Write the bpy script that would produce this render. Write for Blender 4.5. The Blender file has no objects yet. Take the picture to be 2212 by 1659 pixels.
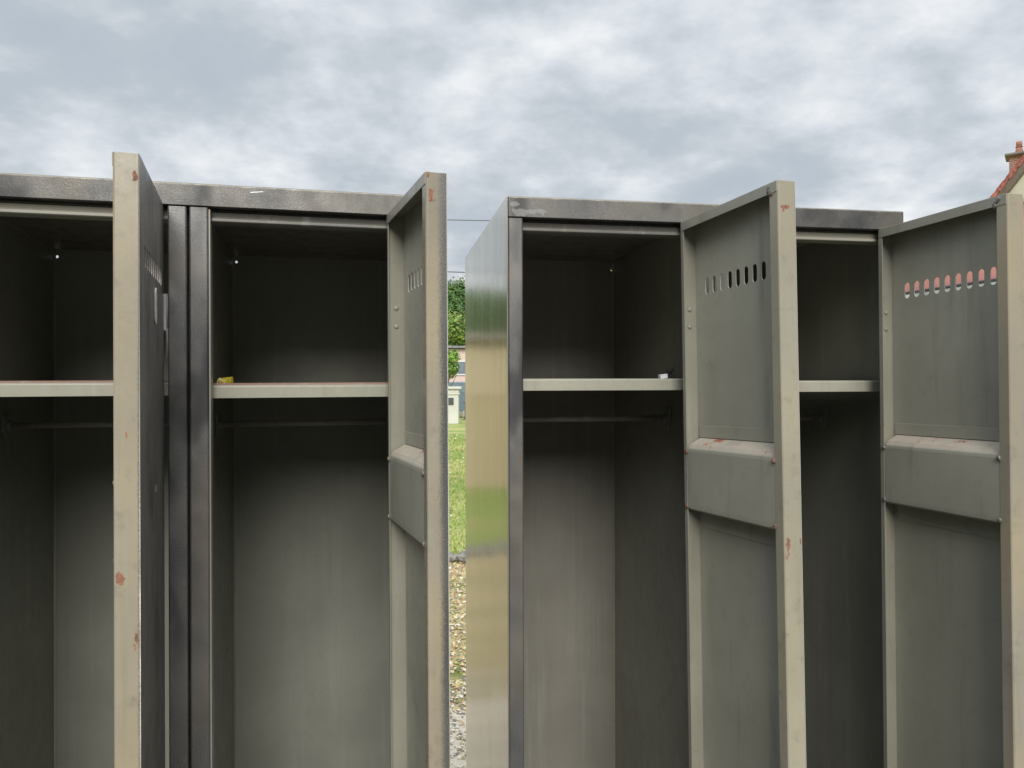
import bpy, bmesh, math, random
from mathutils import Matrix, Vector, Euler
from mathutils import noise as mnoise
random.seed(7)
C = bpy.data.collections.new("place"); bpy.context.scene.collection.children.link(C)
scn = bpy.context.scene

# ------------------------------------------------------------------ camera
EYE = 1.55
PITCH, ROLL = 0.0061, 0.0044
cam_d = bpy.data.cameras.new("camera"); cam = bpy.data.objects.new("camera", cam_d)
scn.collection.objects.link(cam); scn.camera = cam
cam_d.sensor_width = 36; cam_d.lens = 36*1668.997/2212; cam_d.clip_end = 3000; cam_d.clip_start = 0.02
c, s = math.cos(ROLL), math.sin(ROLL)
Rp = Matrix.Rotation(PITCH, 3, 'X')
right = Rp @ Vector((c, 0, -s)); up = Rp @ Vector((s, 0, c)); fwd = Rp @ Vector((0, 1, 0))
M = Matrix.Identity(4)
for i in range(3):
    M[i][0], M[i][1], M[i][2] = right[i], up[i], -fwd[i]
M.translation = (0, 0, EYE)
cam.matrix_world = M

# ------------------------------------------------------------------ node helpers
class NT:
    def __init__(s, tree): s.t = tree; s.n = tree.nodes; s.l = tree.links
    def new(s, kind, **kw):
        n = s.n.new(kind)
        for k, v in kw.items(): setattr(n, k, v)
        return n
    def put(s, sock, v):
        if v is None: return
        if hasattr(v, 'is_output') or isinstance(v, bpy.types.NodeSocket): s.l.new(v, sock)
        else:
            if isinstance(v, (tuple, list)) and len(v) == 3 and sock.type == 'RGBA': v = (*v, 1)
            sock.default_value = v
    def math(s, op, a, b=None, c=None, clamp=False):
        n = s.new('ShaderNodeMath', operation=op, use_clamp=clamp)
        s.put(n.inputs[0], a); s.put(n.inputs[1], b); s.put(n.inputs[2], c); return n.outputs[0]
    def vmath(s, op, a, b=None):
        n = s.new('ShaderNodeVectorMath', operation=op)
        s.put(n.inputs[0], a)
        if b is not None: s.put(n.inputs[1], b)
        return n.outputs['Value'] if op in ('LENGTH', 'DOT_PRODUCT', 'DISTANCE') else n.outputs[0]
    def noise(s, vec, scale, detail=4, rough=.5, dist=0):
        n = s.new('ShaderNodeTexNoise'); s.put(n.inputs['Vector'], vec)
        n.inputs['Scale'].default_value = scale; n.inputs['Detail'].default_value = detail
        n.inputs['Roughness'].default_value = rough; n.inputs['Distortion'].default_value = dist
        return n.outputs[0]
    def mapr(s, v, a, b, c=0., d=1., smooth=True):
        n = s.new('ShaderNodeMapRange', interpolation_type='SMOOTHSTEP' if smooth else 'LINEAR')
        s.put(n.inputs[0], v)
        for i, x in enumerate((a, b, c, d)): s.put(n.inputs[i+1], x)
        return n.outputs[0]
    def mix(s, f, a, b, mode='MIX'):
        n = s.new('ShaderNodeMix', data_type='RGBA', blend_type=mode)
        s.put(n.inputs[0], f); s.put(n.inputs[6], a); s.put(n.inputs[7], b); return n.outputs[2]
    def fmix(s, f, a, b):
        n = s.new('ShaderNodeMix', data_type='FLOAT'); s.put(n.inputs[0], f); s.put(n.inputs[2], a); s.put(n.inputs[3], b); return n.outputs[0]
    def sep(s, v):
        n = s.new('ShaderNodeSeparateXYZ'); s.put(n.inputs[0], v); return n.outputs
    def comb(s, x, y, z):
        n = s.new('ShaderNodeCombineXYZ')
        for i, v in enumerate((x, y, z)): s.put(n.inputs[i], v)
        return n.outputs[0]
    def ramp(s, f, stops):
        n = s.new('ShaderNodeValToRGB'); s.put(n.inputs[0], f); r = n.color_ramp
        while len(r.elements) < len(stops): r.elements.new(.5)
        for e, (p, col) in zip(r.elements, stops): e.position = p; e.color = (*col, 1)
        return n.outputs[0]

# ------------------------------------------------------------------ world: clouded Nishita sky
SUN_EL, SUN_AZ = math.radians(31), math.radians(173)     # azimuth clockwise from +Y: behind the viewer
w = bpy.data.worlds.new("World"); scn.world = w; w.use_nodes = True
T = NT(w.node_tree); T.n.clear()
sky = T.new('ShaderNodeTexSky', sky_type='NISHITA'); sky.sun_disc = False
sky.sun_elevation = SUN_EL; sky.sun_rotation = SUN_AZ; sky.air_density = 1.2; sky.dust_density = 2.
d = T.new('ShaderNodeTexCoord').outputs['Generated']
dn = T.vmath('NORMALIZE', d)
x, y, z = T.sep(dn)
zz = T.math('ADD', T.math('MAXIMUM', z, 0.0), 0.30)
u = T.math('DIVIDE', x, zz); v = T.math('DIVIDE', y, zz)
P = T.comb(T.math('ADD', u, 3.1), T.math('MULTIPLY', T.math('ADD', v, 1.7), 1.0), 0.)
n1 = T.noise(P, 2.9, 8, .53, .12)
n2 = T.noise(T.vmath('ADD', P, (2.3, 5.2, 1.)), 1.3, 3, .5, .2)
n3 = T.noise(T.vmath('ADD', P, (1.3, 9.2, 4.)), 8.5, 8, .6, .1)
dens = T.math('ADD', T.math('MULTIPLY', n1, .60), T.math('ADD', T.math('MULTIPLY', n2, .23), T.math('MULTIPLY', n3, .20)))
cloud = T.ramp(dens, [(.40, (.44, .495, .56)), (.46, (.465, .52, .575)), (.505, (.535, .58, .63)),
                      (.545, (.61, .655, .705)), (.59, (.71, .745, .78)), (.655, (.88, .895, .91))])
skyc = T.mix(1., sky.outputs[0], (.10, .10, .10), 'MULTIPLY')
gap = T.mapr(n2, .36, .27)
col = T.mix(T.math('MULTIPLY', gap, .12), cloud, skyc)
# overcast luminance: brighter overhead and towards the veiled sun behind the viewer
sd = Vector((math.sin(SUN_AZ)*math.cos(SUN_EL), math.cos(SUN_AZ)*math.cos(SUN_EL), math.sin(SUN_EL)))
cosS = T.vmath('DOT_PRODUCT', dn, tuple(sd))
glow = T.mapr(cosS, .55, 1., 0., 1.0)
zen = T.mapr(z, .42, .95)
SKY_ZEN, SKY_GLOW = 1.1, 0.0
low_back = T.math('MULTIPLY', T.mapr(y, .2, -.4), T.mapr(z, .62, .30))      # low sky behind the viewer dimmed to keep the compartments dark
mul = T.math('ADD', T.math('SUBTRACT', 1.0, T.math('MULTIPLY', low_back, .93)), T.math('ADD', T.math('MULTIPLY', zen, SKY_ZEN), T.math('MULTIPLY', glow, SKY_GLOW)))
col = T.mix(1., col, T.comb(mul, mul, mul), 'MULTIPLY')
bg = T.new('ShaderNodeBackground'); T.put(bg.inputs[0], col); bg.inputs[1].default_value = 1.0
T.l.new(bg.outputs[0], T.new('ShaderNodeOutputWorld').inputs[0])

# ------------------------------------------------------------------ sun (veiled)
sl = bpy.data.lights.new("sun", 'SUN'); sl.energy = 2.7; sl.angle = math.radians(34); sl.color = (1, .96, .89)
so = bpy.data.objects.new("sun", sl); scn.collection.objects.link(so)
so.rotation_euler = (-sd).to_track_quat('-Z', 'Y').to_euler()

scn.render.engine = 'CYCLES'
scn.view_settings.view_transform = 'Standard'; scn.view_settings.look = 'None'
scn.view_settings.exposure = 0.12; scn.view_settings.gamma = 1
scn.cycles.max_bounces = 10; scn.cycles.diffuse_bounces = 6

# ------------------------------------------------------------------ materials
def mat(name):
    m = bpy.data.materials.new(name); m.use_nodes = True; t = NT(m.node_tree); t.n.clear()
    b = t.new('ShaderNodeBsdfPrincipled'); o = t.new('ShaderNodeOutputMaterial'); t.l.new(b.outputs[0], o.inputs[0])
    return m, t, b
def bump(t, b, h, strength, dist=.001):
    n = t.new('ShaderNodeBump'); n.inputs['Strength'].default_value = strength; n.inputs['Distance'].default_value = dist
    t.put(n.inputs['Height'], h); t.l.new(n.outputs[0], b.inputs['Normal'])
def blobs(t, co, spots, warp=.004, scale=90):
    """irregular chip mask: ellipsoids (x,y,z,rx,ry,rz) in object space broken up by noise"""
    nz = t.noise(co, scale, 5, .65)
    m = None
    for (x, y, z, rx, ry, rz) in spots:
        q = t.vmath('MULTIPLY', t.vmath('SUBTRACT', co, (x, y, z)), (1/rx, 1/ry, 1/rz))
        e = t.vmath('LENGTH', q)
        e = t.math('ADD', e, t.math('MULTIPLY', t.math('SUBTRACT', nz, .46), 4.2))
        k = t.mapr(e, .84, .74)
        m = k if m is None else t.math('MAXIMUM', m, k)
    return m
PRIMER = (.42, .13, .07)
def spray_cols(t, co):
    big = t.noise(co, 7, 3, .55)
    c = t.mix(t.mapr(big, .38, .66), (.108, .108, .108), (.185, .175, .160))
    fine = t.noise(co, 900, 3, .7)
    c = t.mix(t.mapr(fine, .42, .80), c, (.36, .365, .37))
    med = t.noise(co, 60, 5, .65)
    c = t.mix(t.math('MULTIPLY', t.mapr(med, .60, .78), .35), c, (.34, .34, .34))
    return c
def paint(name, base=(.300, .305, .255), rough=.42, chips=(), spray=None, beige=0., grime=.22, yellow=0., streak=.5, rust_edge=.0, dark=None):
    """old olive grey enamel; chips show red primer; spray=(axis, from, to) sprays graphite paint over one side"""
    m, t, b = mat(name)
    co = t.new('ShaderNodeTexCoord').outputs['Object']
    x, y, z = t.sep(co)
    co0 = co
    rnd = t.new('ShaderNodeObjectInfo').outputs['Random']
    co = t.vmath('ADD', co, t.comb(t.math('MULTIPLY', rnd, 7.), t.math('MULTIPLY', rnd, 3.), t.math('MULTIPLY', rnd, 11.)))
    c = base
    big = t.noise(co, 4.5, 4, .6)
    c = t.mix(t.mapr(big, .35, .7), tuple(v*.90 for v in base), tuple(v*1.08 for v in base))
    st = t.noise(t.vmath('MULTIPLY', co, (55, 55, 2.2)), 1, 5, .6)
    c = t.mix(t.math('MULTIPLY', t.mapr(st, .52, .75), streak), c, (.40, .405, .36))
    st2 = t.noise(t.vmath('MULTIPLY', t.vmath('ADD', co, (3, 1, 2)), (38, 38, 3.1)), 1, 4, .6)
    c = t.mix(t.math('MULTIPLY', t.mapr(st2, .55, .8), streak*.7), c, (.13, .125, .10))
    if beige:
        bz = t.math('ADD', t.mapr(t.noise(co, 6, 3, .5), .3, .75), t.math('MULTIPLY', t.mapr(t.math('ADD', z, t.math('MULTIPLY', t.noise(co, 9, 4, .6), .25)), -.25, -.75), yellow))  # yellow: warm ground glow painted into the lower edges, plus some yellowed paint
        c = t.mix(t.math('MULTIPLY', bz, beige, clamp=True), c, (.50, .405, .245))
    gr = t.noise(co, 42, 6, .7)
    c = t.mix(t.math('MULTIPLY', t.mapr(gr, .50, .80), grime), c, (.15, .135, .10))
    fl = t.noise(t.vmath('ADD', co, (5, 5, 5)), 120, 3, .6)
    c = t.mix(t.math('MULTIPLY', t.mapr(fl, .73, .77), .5), c, (.15, .10, .07))
    rgh = t.fmix(t.mapr(gr, .3, .8), rough-.07, rough+.14)
    if rust_edge:
        re = t.noise(t.vmath('MULTIPLY', co, (1, 1, .55)), 26, 6, .72)
        c = t.mix(t.mapr(re, .69-.1*rust_edge, .74-.1*rust_edge), c, PRIMER)
    if spray:
        ax, a, bb = spray
        v = (x, y, z)[ax]
        v = t.math('ADD', v, t.math('MULTIPLY', t.math('SUBTRACT', t.noise(co, 14, 5, .75), .5), abs(a-bb)*.7))
        v = t.math('ADD', v, t.math('MULTIPLY', t.math('SUBTRACT', t.noise(co, 700, 2, .6), .5), abs(a-bb)*1.2))
        k = t.mapr(v, a, bb)
        c = t.mix(k, c, spray_cols(t, co))
        t.put(b.inputs['Metallic'], t.math('MULTIPLY', k, .55))
        rgh = t.fmix(k, rgh, .44)
    if chips:
        k = blobs(t, co0, chips)
        c = t.mix(k, c, t.mix(t.mapr(t.noise(co, 150, 4, .6), .35, .65), (.20, .10, .065), (.38, .185, .12)))
        rgh = t.fmix(k, rgh, .8)
    t.put(b.inputs['Base Color'], c); t.put(b.inputs['Roughness'], rgh)
    h = t.math('ADD', t.noise(co, 7, 2, .5), t.math('MULTIPLY', t.noise(co, 260, 3, .6), .12))
    bump(t, b, h, .3, .0015)
    return m
def graphite(name, wear=0., top=None, gain=1., pale=(), streak=False):
    """dark metallic spray over the front frame"""
    m, t, b = mat(name)
    co = t.new('ShaderNodeTexCoord').outputs['Object']
    c = spray_cols(t, co)
    # cloudy passes of the spray can: blue black to brown grey
    bl = t.noise(t.vmath('MULTIPLY', co, (2.2, 2.2, 1)), 5.5, 3, .5)
    c = t.mix(t.math('MULTIPLY', t.mapr(bl, .50, .66), .8), c, (.042, .043, .048))
    c = t.mix(t.math('MULTIPLY', t.mapr(bl, .50, .36), .5), c, (.21, .185, .15))
    sc = t.noise(t.vmath('MULTIPLY', co, (40, 40, 160)), 1, 6, .75)
    c = t.mix(t.math('MULTIPLY', t.mapr(sc, .66, .74), .5), c, (.46, .46, .44))
    if wear:
        zc = t.sep(co)[2]
        zc = t.math('ADD', zc, t.math('MULTIPLY', t.math('SUBTRACT', t.noise(co, 50, 4, .7), .5), .006))
        c = t.mix(t.mapr(zc, top-.0035, top-.001), c, (.36, .34, .29))
    if streak:
        s1 = t.noise(t.vmath('MULTIPLY', co, (30, 30, 2.4)), 1, 6, .6)
        c = t.mix(t.math('MULTIPLY', t.mapr(s1, .48, .72), .5), c, (.34, .31, .27))
        c = t.mix(.35, c, (.17, .145, .125))
    if gain != 1: c = t.mix(1., c, (gain, gain, gain), 'MULTIPLY')
    if name == 'cap_spray':
        x_, y_, z_ = t.sep(co)
        ln = t.math('ABSOLUTE', t.math('SUBTRACT', t.math('SUBTRACT', z_, t.math('MULTIPLY', x_, .12)), 1.7833))
        k = t.math('MULTIPLY', t.mapr(ln, .0007, .0003), t.math('MULTIPLY', t.mapr(x_, .070, .072), t.mapr(x_, .088, .084)))
        c = t.mix(t.math('MULTIPLY', k, .8), c, (.7, .7, .66))
        q = t.noise(t.vmath('MULTIPLY', co, (70, 70, 110)), 1, 6, .75)
        low = t.mapr(z_, 1.786, 1.775)
        c = t.mix(t.math('MULTIPLY', t.math('MULTIPLY', low, t.mapr(q, .58, .70)), .25), c, (.42, .42, .41))
    if pale: c = t.mix(t.math('MULTIPLY', blobs(t, co, pale, scale=25), .28), c, (.42, .43, .42))
    t.put(b.inputs['Base Color'], c); b.inputs['Metallic'].default_value = .45
    t.put(b.inputs['Roughness'], t.mapr(t.noise(co, 30, 5, .6), .3, .7, .32, .52))
    bump(t, b, t.math('ADD', t.noise(co, 520, 3, .6), t.math('MULTIPLY', t.noise(co, 9, 2, .5), 1.2)), .22, .0006)
    return m
def simple(name, c, rough=.6, metal=0., nz=.12, scale=40):
    m, t, b = mat(name)
    co = t.new('ShaderNodeTexCoord').outputs['Object']
    f = t.mapr(t.noise(co, scale, 5, .6), .3, .7)
    t.put(b.inputs['Base Color'], t.mix(f, tuple(v*(1-nz) for v in c), tuple(min(1, v*(1+nz)) for v in c)))
    b.inputs['Roughness'].default_value = rough; b.inputs['Metallic'].default_value = metal
    return m
M_in = paint('inner_enamel', base=(.268, .272, .236), streak=.3)
M_in2 = paint('inner_enamel_brown', base=(.268, .258, .228), streak=.4)
M_shelf = paint('shelf_enamel', base=(.40, .39, .32), rust_edge=.25, rough=.3)
M_cap = graphite('cap_spray', 1, 1.8, .72)
M_post = graphite('post_spray', gain=1.05)
M_capB = graphite('cap_spray_pale', 1, 1.8, .8, [(.028, 0, 1.779, .026, .02, .007), (.012, 0, 1.789, .010, .02, .004)])
M_lintd = paint('lintel_dark', base=(.185, .18, .165), rough=.35)  # darker base colour than the other lintels
M_lint = paint('lintel_enamel', base=(.34, .33, .28), rough=.33)
M_pock = paint('stiffener_enamel', base=(.44, .432, .36), streak=.7, rough=.36)
M_dust = paint('dusty_ledge', base=(.56, .50, .41), rust_edge=.85, rough=.7)
M_zinc = simple('zinc', (.62, .62, .63), .42, .45)
M_white = simple('dried_glue', (.70, .69, .62), .7)
M_weld = simple('weld', (.22, .20, .17), .5, .3, .3, 300)
M_weldr = simple('rusty_weld', (.22, .11, .085), .8, .0, .4, 300)

def side_gloss():
    m, t, b = mat('side_gloss')
    co = t.new('ShaderNodeTexCoord').outputs['Object']
    st = t.noise(t.vmath('MULTIPLY', co, (30, 30, 1.4)), 1, 6, .62)
    c = t.mix(t.mapr(st, .35, .7), (.50, .475, .38), (.68, .65, .56))
    sc = t.noise(t.vmath('MULTIPLY', co, (160, 160, 7)), 1, 4, .6)
    c = t.mix(t.math('MULTIPLY', t.mapr(sc, .70, .76), .7), c, (.10, .09, .07))
    t.put(b.inputs['Base Color'], c)
    b.inputs['Metallic'].default_value = .6; b.inputs['IOR'].default_value = 1.8
    t.put(b.inputs['Roughness'], t.mapr(st, .35, .75, .14, .20))
    h = t.math('ADD', t.noise(t.vmath('MULTIPLY', co, (1, 3, 1.3)), 3.2, 2, .5), t.math('MULTIPLY', t.noise(t.vmath('MULTIPLY', co, (20, 20, 3)), 1, 2, .5), .012))
    bump(t, b, h, .35, .004)
    return m
M_gloss = side_gloss()

# ------------------------------------------------------------------ mesh helpers
def link(name, me, m, parent=None, kind=None):
    o = bpy.data.objects.new(name, me)
    if m is not None:
        for mm in (m if isinstance(m, (list, tuple)) else (m,)): me.materials.append(mm)
    C.objects.link(o)
    if parent is not None: o.parent = parent
    if kind: o['kind'] = kind
    return o
def tag(o, label, cat, group=None):
    o['label'] = label; o['category'] = cat
    if group: o['group'] = group
    return o
def empty(name, loc=(0, 0, 0), rz=0):
    o = bpy.data.objects.new(name, None); C.objects.link(o); o.location = loc; o.rotation_euler = (0, 0, rz)
    o.empty_display_size = .2
    return o
def box(bm, x0, x1, y0, y1, z0, z1, mi=0):
    vs = [bm.verts.new((x, y, z)) for x in (x0, x1) for y in (y0, y1) for z in (z0, z1)]
    for f in ((0, 1, 3, 2), (4, 6, 7, 5), (0, 4, 5, 1), (2, 3, 7, 6), (0, 2, 6, 4), (1, 5, 7, 3)):
        bm.faces.new([vs[i] for i in f]).material_index = mi
    return vs
def done(bm, name, m, parent=None, bev=0, kind=None, smooth=False, seg=2):
    bmesh.ops.recalc_face_normals(bm, faces=bm.faces)
    me = bpy.data.meshes.new(name); bm.to_mesh(me); bm.free()
    if smooth:
        for p in me.polygons: p.use_smooth = True
    o = link(name, me, m, parent, kind)
    if bev:
        md = o.modifiers.new('bev', 'BEVEL'); md.width = bev; md.segments = seg; md.limit_method = 'ANGLE'; md.angle_limit = math.radians(40)
        md.harden_normals = True
    return o
def boxes(name, m, parent, lst, bev=0, **k):
    bm = bmesh.new()
    for b in lst: box(bm, *b)
    return done(bm, name, m, parent, bev, **k)
def prof(bm, pts, x0, x1, mi=0, axis='x'):
    """closed profile (y,z) extruded along x (or (x,y) profile extruded along z)"""
    if axis == 'x': A = [bm.verts.new((x0, a, b)) for a, b in pts]; B = [bm.verts.new((x1, a, b)) for a, b in pts]
    else: A = [bm.verts.new((a, b, x0)) for a, b in pts]; B = [bm.verts.new((a, b, x1)) for a, b in pts]
    n = len(pts)
    for i in range(n):
        bm.faces.new((A[i], A[(i+1) % n], B[(i+1) % n], B[i])).material_index = mi
    bm.faces.new(A[::-1]).material_index = mi; bm.faces.new(B).material_index = mi
def tube(bm, p0, p1, r0, r1=None, n=16, cap=True):
    p0, p1 = Vector(p0), Vector(p1); r1 = r0 if r1 is None else r1
    ax = (p1-p0).normalized(); a = ax.orthogonal().normalized(); b = ax.cross(a)
    R = []
    for p, r in ((p0, r0), (p1, r1)):
        R.append([bm.verts.new(p+(a*math.cos(2*math.pi*i/n)+b*math.sin(2*math.pi*i/n))*r) for i in range(n)])
    for i in range(n):
        f = bm.faces.new((R[0][i], R[0][(i+1) % n], R[1][(i+1) % n], R[1][i])); f.smooth = True
    if cap: bm.faces.new(R[0][::-1]); bm.faces.new(R[1])
def sheet_mesh(outer, holes, thick):
    """flat plate in local XY with round-ended holes, thickness along +-Z"""
    cu = bpy.data.curves.new('sheet', 'CURVE'); cu.dimensions = '2D'; cu.fill_mode = 'BOTH'; cu.extrude = thick/2
    for pl in [outer]+holes:
        sp = cu.splines.new('POLY'); sp.points.add(len(pl)-1)
        for p, (x, y) in zip(sp.points, pl): p.co = (x, y, 0, 1)
        sp.use_cyclic_u = True
    ob = bpy.data.objects.new('sheet', cu); C.objects.link(ob)
    dg = bpy.context.evaluated_depsgraph_get(); dg.update()
    me = bpy.data.meshes.new_from_object(ob.evaluated_get(dg))
    bpy.data.objects.remove(ob); bpy.data.curves.remove(cu)
    me.materials.clear()
    return me
def slot(cx, cy, w, h, n=8):
    r = w/2; pts = []
    for i in range(n+1): a = math.pi*i/n; pts.append((cx+r*math.cos(a), cy+h/2-r+r*math.sin(a)))
    for i in range(n+1): a = math.pi+math.pi*i/n; pts.append((cx+r*math.cos(a), cy-h/2+r+r*math.sin(a)))
    return pts
def rect(x0, x1, y0, y1): return [(x0, y0), (x1, y0), (x1, y1), (x0, y1)]

# ------------------------------------------------------------------ lockers
H = 1.8; HC = .0276; DZ = .0274; DW = .2103; DT = .0228; D = .5
BOT = .06
def unit_root(name, x, y, z, yaw, roll, pit):
    r = empty(name)
    R = (Matrix.Rotation(yaw, 3, 'Z') @ Matrix.Rotation(roll, 3, 'Y') @ Matrix.Rotation(pit, 3, 'X'))
    m = R.to_4x4(); m.translation = Vector((x, y, z+EYE)) + R @ Vector((0, 0, -H))
    r.matrix_world = m
    return r
def back_panel(root, u0, u1, holes, m=None):
    hs = [slot(hx, H+hz, .0042, .0052) for hx, hz in holes]
    me = sheet_mesh(rect(u0-.0012, u1+.0012, BOT, H-.0016), hs, .0012)
    me.transform(Matrix.Rotation(math.radians(90), 4, 'X'))
    o = link('back_panel', me, m or M_in, root)
    o.location = (0, D-.001, 0)
    return o
def cap(root, u0, u1, m=None):
    bm = bmesh.new()
    # front upstand, roof sheet, folded ends
    prof(bm, [(-.0012, H-HC), (-.0012, H-.0015), (.0004, H), (D, H), (D, H-.0015), (.003, H-.0015), (.003, H-HC+.0015), (.020, H-HC+.0012), (.020, H-HC), ], u0, u1)
    return done(bm, 'top_cap', m or M_cap, root, .0011)
def lintel(root, u0, u1, m=None):
    bm = bmesh.new(); f = H-HC
    prof(bm, [(.0215, f+.004), (.0215, f-.0020), (.0145, f-.0032), (.0125, f-.0045), (.0145, f-.0100), (.0105, f-.0118), (.0105, f-.0152), (.0125, f-.0162), (.030, f-.0165), (.030, f-.015), (.0235, f+.004)], u0, u1)
    return done(bm, 'lintel', m or M_lint, root, .0006)
def post(root, u0, u1, m=None, edge=True):
    bm = bmesh.new()
    # folded channel: front face and two returns
    prof(bm, [(u0, .022), (u0, .0015), (u0+.0015, 0), (u1-.0015, 0), (u1, .0015), (u1, .022), (u1-.0014, .022), (u1-.0014, .003), (u0+.0014, .003), (u0+.0014, .022)], BOT-.05, H-HC-.0012, axis='z')
    return done(bm, 'post', m or M_post, root, .0012)
M_lip = paint('primer_lip', base=(.30, .19, .15), rough=.6)
def shelf(root, u0, u1, z, th=.0165, y0=.03, lip=False):
    bm = bmesh.new()
    prof(bm, [(y0, z-th), (y0, z-.002), (y0+.002, z), (D-.004, z-.001), (D-.004, z-.003), (y0+.004, z-.002), (y0+.004, z-th+.0012), (y0+.014, z-th+.0012), (y0+.014, z-th)], u0, u1)
    o = done(bm, 'shelf', M_shelf, root, .0009)
    if lip: boxes('rear_lip', M_lip, o, [(u0, u1, y0+.0045, y0+.0060, z-.001, z+.0026)])
    return o
def rail(root, u0, u1, y, z):
    bm = bmesh.new(); tube(bm, (u0, y, z), (u1, y, z), .0046, n=18)
    o = done(bm, 'hanging_rail', M_rail, root)
    for uu, sg in ((u0, 1), (u1, -1)):
        bm = bmesh.new()
        prof(bm, [(y-.016, z+.016), (y+.016, z+.016), (y+.016, z-.004), (y+.006, z-.016), (y-.006, z-.016), (y-.016, z-.004)], uu, uu+sg*.0035)
        tube(bm, (uu, y, z), (uu+sg*.009, y, z), .0066, n=16)
        done(bm, 'rail_bracket', M_brk, o, .0006)
    return o
M_rail = simple('rail_steel', (.40, .37, .34), .45, .2, .1, 60)
M_brk = simple('bracket_steel', (.26, .27, .24), .6, .1, .1, 80)

def door(root, hu, ang, sag, face_m, sheet_m, hem_m=None, rust=(), hinges=True, extra=None):
    """opened steel door; local x from hinge to free edge, -y the inside, z down from the top edge"""
    hz = -DZ
    Ld = Vector((-math.cos(ang), -math.sin(ang), 0)); n = Vector((-math.sin(ang), math.cos(ang), 0)); Z = Vector((0, 0, 1))
    d2 = Ld*math.cos(sag)+Z*math.sin(sag); z2 = Z*math.cos(sag)-Ld*math.sin(sag)
    m = Matrix.Identity(4)
    for i in range(3): m[i][0], m[i][1], m[i][2] = d2[i], -n[i], z2[i]
    m.translation = (hu, .0041, H+hz)
    DHt = H-DZ-.085
    holes = [slot(.0300+.01745*k, -.0905, .0090, .0222) for k in range(9)]
    me = sheet_mesh(rect(0, DW, -DHt, 0), holes, .0011)
    me.transform(Matrix.Rotation(math.radians(90), 4, 'X'))   # plate now in XZ
    me.transform(Matrix.Translation((0, -.0006, 0)))
    bm = bmesh.new(); bm.from_mesh(me); bpy.data.meshes.remove(me)
    for f in bm.faces:
        f.material_index = 0
        if f.calc_center_median().y > face_m.get('rim', -.0002): f.material_index = 1
    o = done(bm, 'door', [sheet_m, face_m['outer']], root)
    o.matrix_local = m
    t = .0012
    # free edge flange (faces the viewer)
    bm = bmesh.new()
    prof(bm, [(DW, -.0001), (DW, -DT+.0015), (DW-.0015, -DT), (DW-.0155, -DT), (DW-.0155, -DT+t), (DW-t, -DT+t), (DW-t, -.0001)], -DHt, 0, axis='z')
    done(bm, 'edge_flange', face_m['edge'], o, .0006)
    # hinge side flange with a narrow hem
    bm = bmesh.new()
    prof(bm, [(0, -.0001), (0, -DT), (.0075, -DT), (.0075, -DT+t), (t, -DT+t), (t, -.0001)], -DHt, 0, axis='z')
    done(bm, 'hinge_flange', hem_m or M_hem, o, .0005)
    # top flange and hem, mitred in front of the side flanges
    bm = bmesh.new()
    x0, x1 = t+.0002, DW-t-.0002
    prof(bm, [(-.0012, -t), (-.0012, 0.0), (-DT-.0006, 0.0), (-DT-.0006, -.0125), (-DT+.0006, -.0125), (-DT+.0006, -t)], x0, x1)
    done(bm, 'top_flange', hem_m or M_hem, o, .0005)
    # stiffener box across the door
    z0, z1 = -.3055, -.389
    bm = bmesh.new(); xa, xb = .0078, DW-.0153
    outer = [(-.0015, z0+.012), (-.012, z0+.0065), (-.0175, z0+.0035), (-DT+.0020, z0-.0010), (-DT+.0008, z0-.0026), (-DT+.0003, z0-.006), (-DT+.0003, z1+.007), (-DT+.0006, z1+.001), (-DT+.004, z1-.001), (-.0015, z1+.001)]
    n_ = len(outer); A = [bm.verts.new((xa, a, b)) for a, b in outer]; B = [bm.verts.new((xb, a, b)) for a, b in outer]
    for i in range(n_):
        f = bm.faces.new((A[i], A[(i+1) % n_], B[(i+1) % n_], B[i])); f.material_index = 1 if i in (0, 1, 2) else 0
    bm.faces.new(A[::-1]); bm.faces.new(B)
    st = done(bm, 'stiffener_box', [M_pock, M_dust], o, .0012)
    # flanges of the box spot-welded to the sheet: a raised hem line above and below
    boxes('seam_strip', sheet_m, st, [(.006, DW-.021, -.0022, -.0012, -.293, -.2773)], .0003); boxes('seam_strip', sheet_m, st, [(.006, DW-.021, -.0022, -.0012, -.4135, -.39)], .0003)
    for wx, wz in ((.0078, z0-.006), (.0078, z1+.004), (DW-.0153, z0-.006), (DW-.0153, z1+.004)):
        bm = bmesh.new(); bmesh.ops.create_icosphere(bm, subdivisions=2, radius=.0025)
        rr = random.Random(int(wx*9999)+int(wz*999)+int(ang*1000))
        for v in bm.verts: v.co *= 1+rr.uniform(-.28, .28); v.co.z *= 1.35; v.co.y *= .7
        bmesh.ops.translate(bm, vec=(wx, -DT-.001, wz), verts=bm.verts)
        done(bm, 'weld_bead', M_weldr if (wx, wz, hu) and rr.random() < rust else M_weld, o, smooth=True)
    if root.get('smear'):
        rr = random.Random(int(hu*1e4))
        for k in range(5):      # grey weld spatter where the top hem meets the edge hem
            bm = bmesh.new(); bmesh.ops.create_icosphere(bm, subdivisions=2, radius=.0026)
            for v in bm.verts: v.co *= 1+rr.uniform(-.3, .3); v.co.y *= .35; v.co.z *= rr.uniform(1., 1.9)
            bmesh.ops.translate(bm, vec=(DW-.0155+rr.uniform(-.004, .005), -DT-.0004, -.0065+rr.uniform(-.006, .003)), verts=bm.verts)
            done(bm, 'weld_spatter', M_weld, o, smooth=True)
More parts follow.
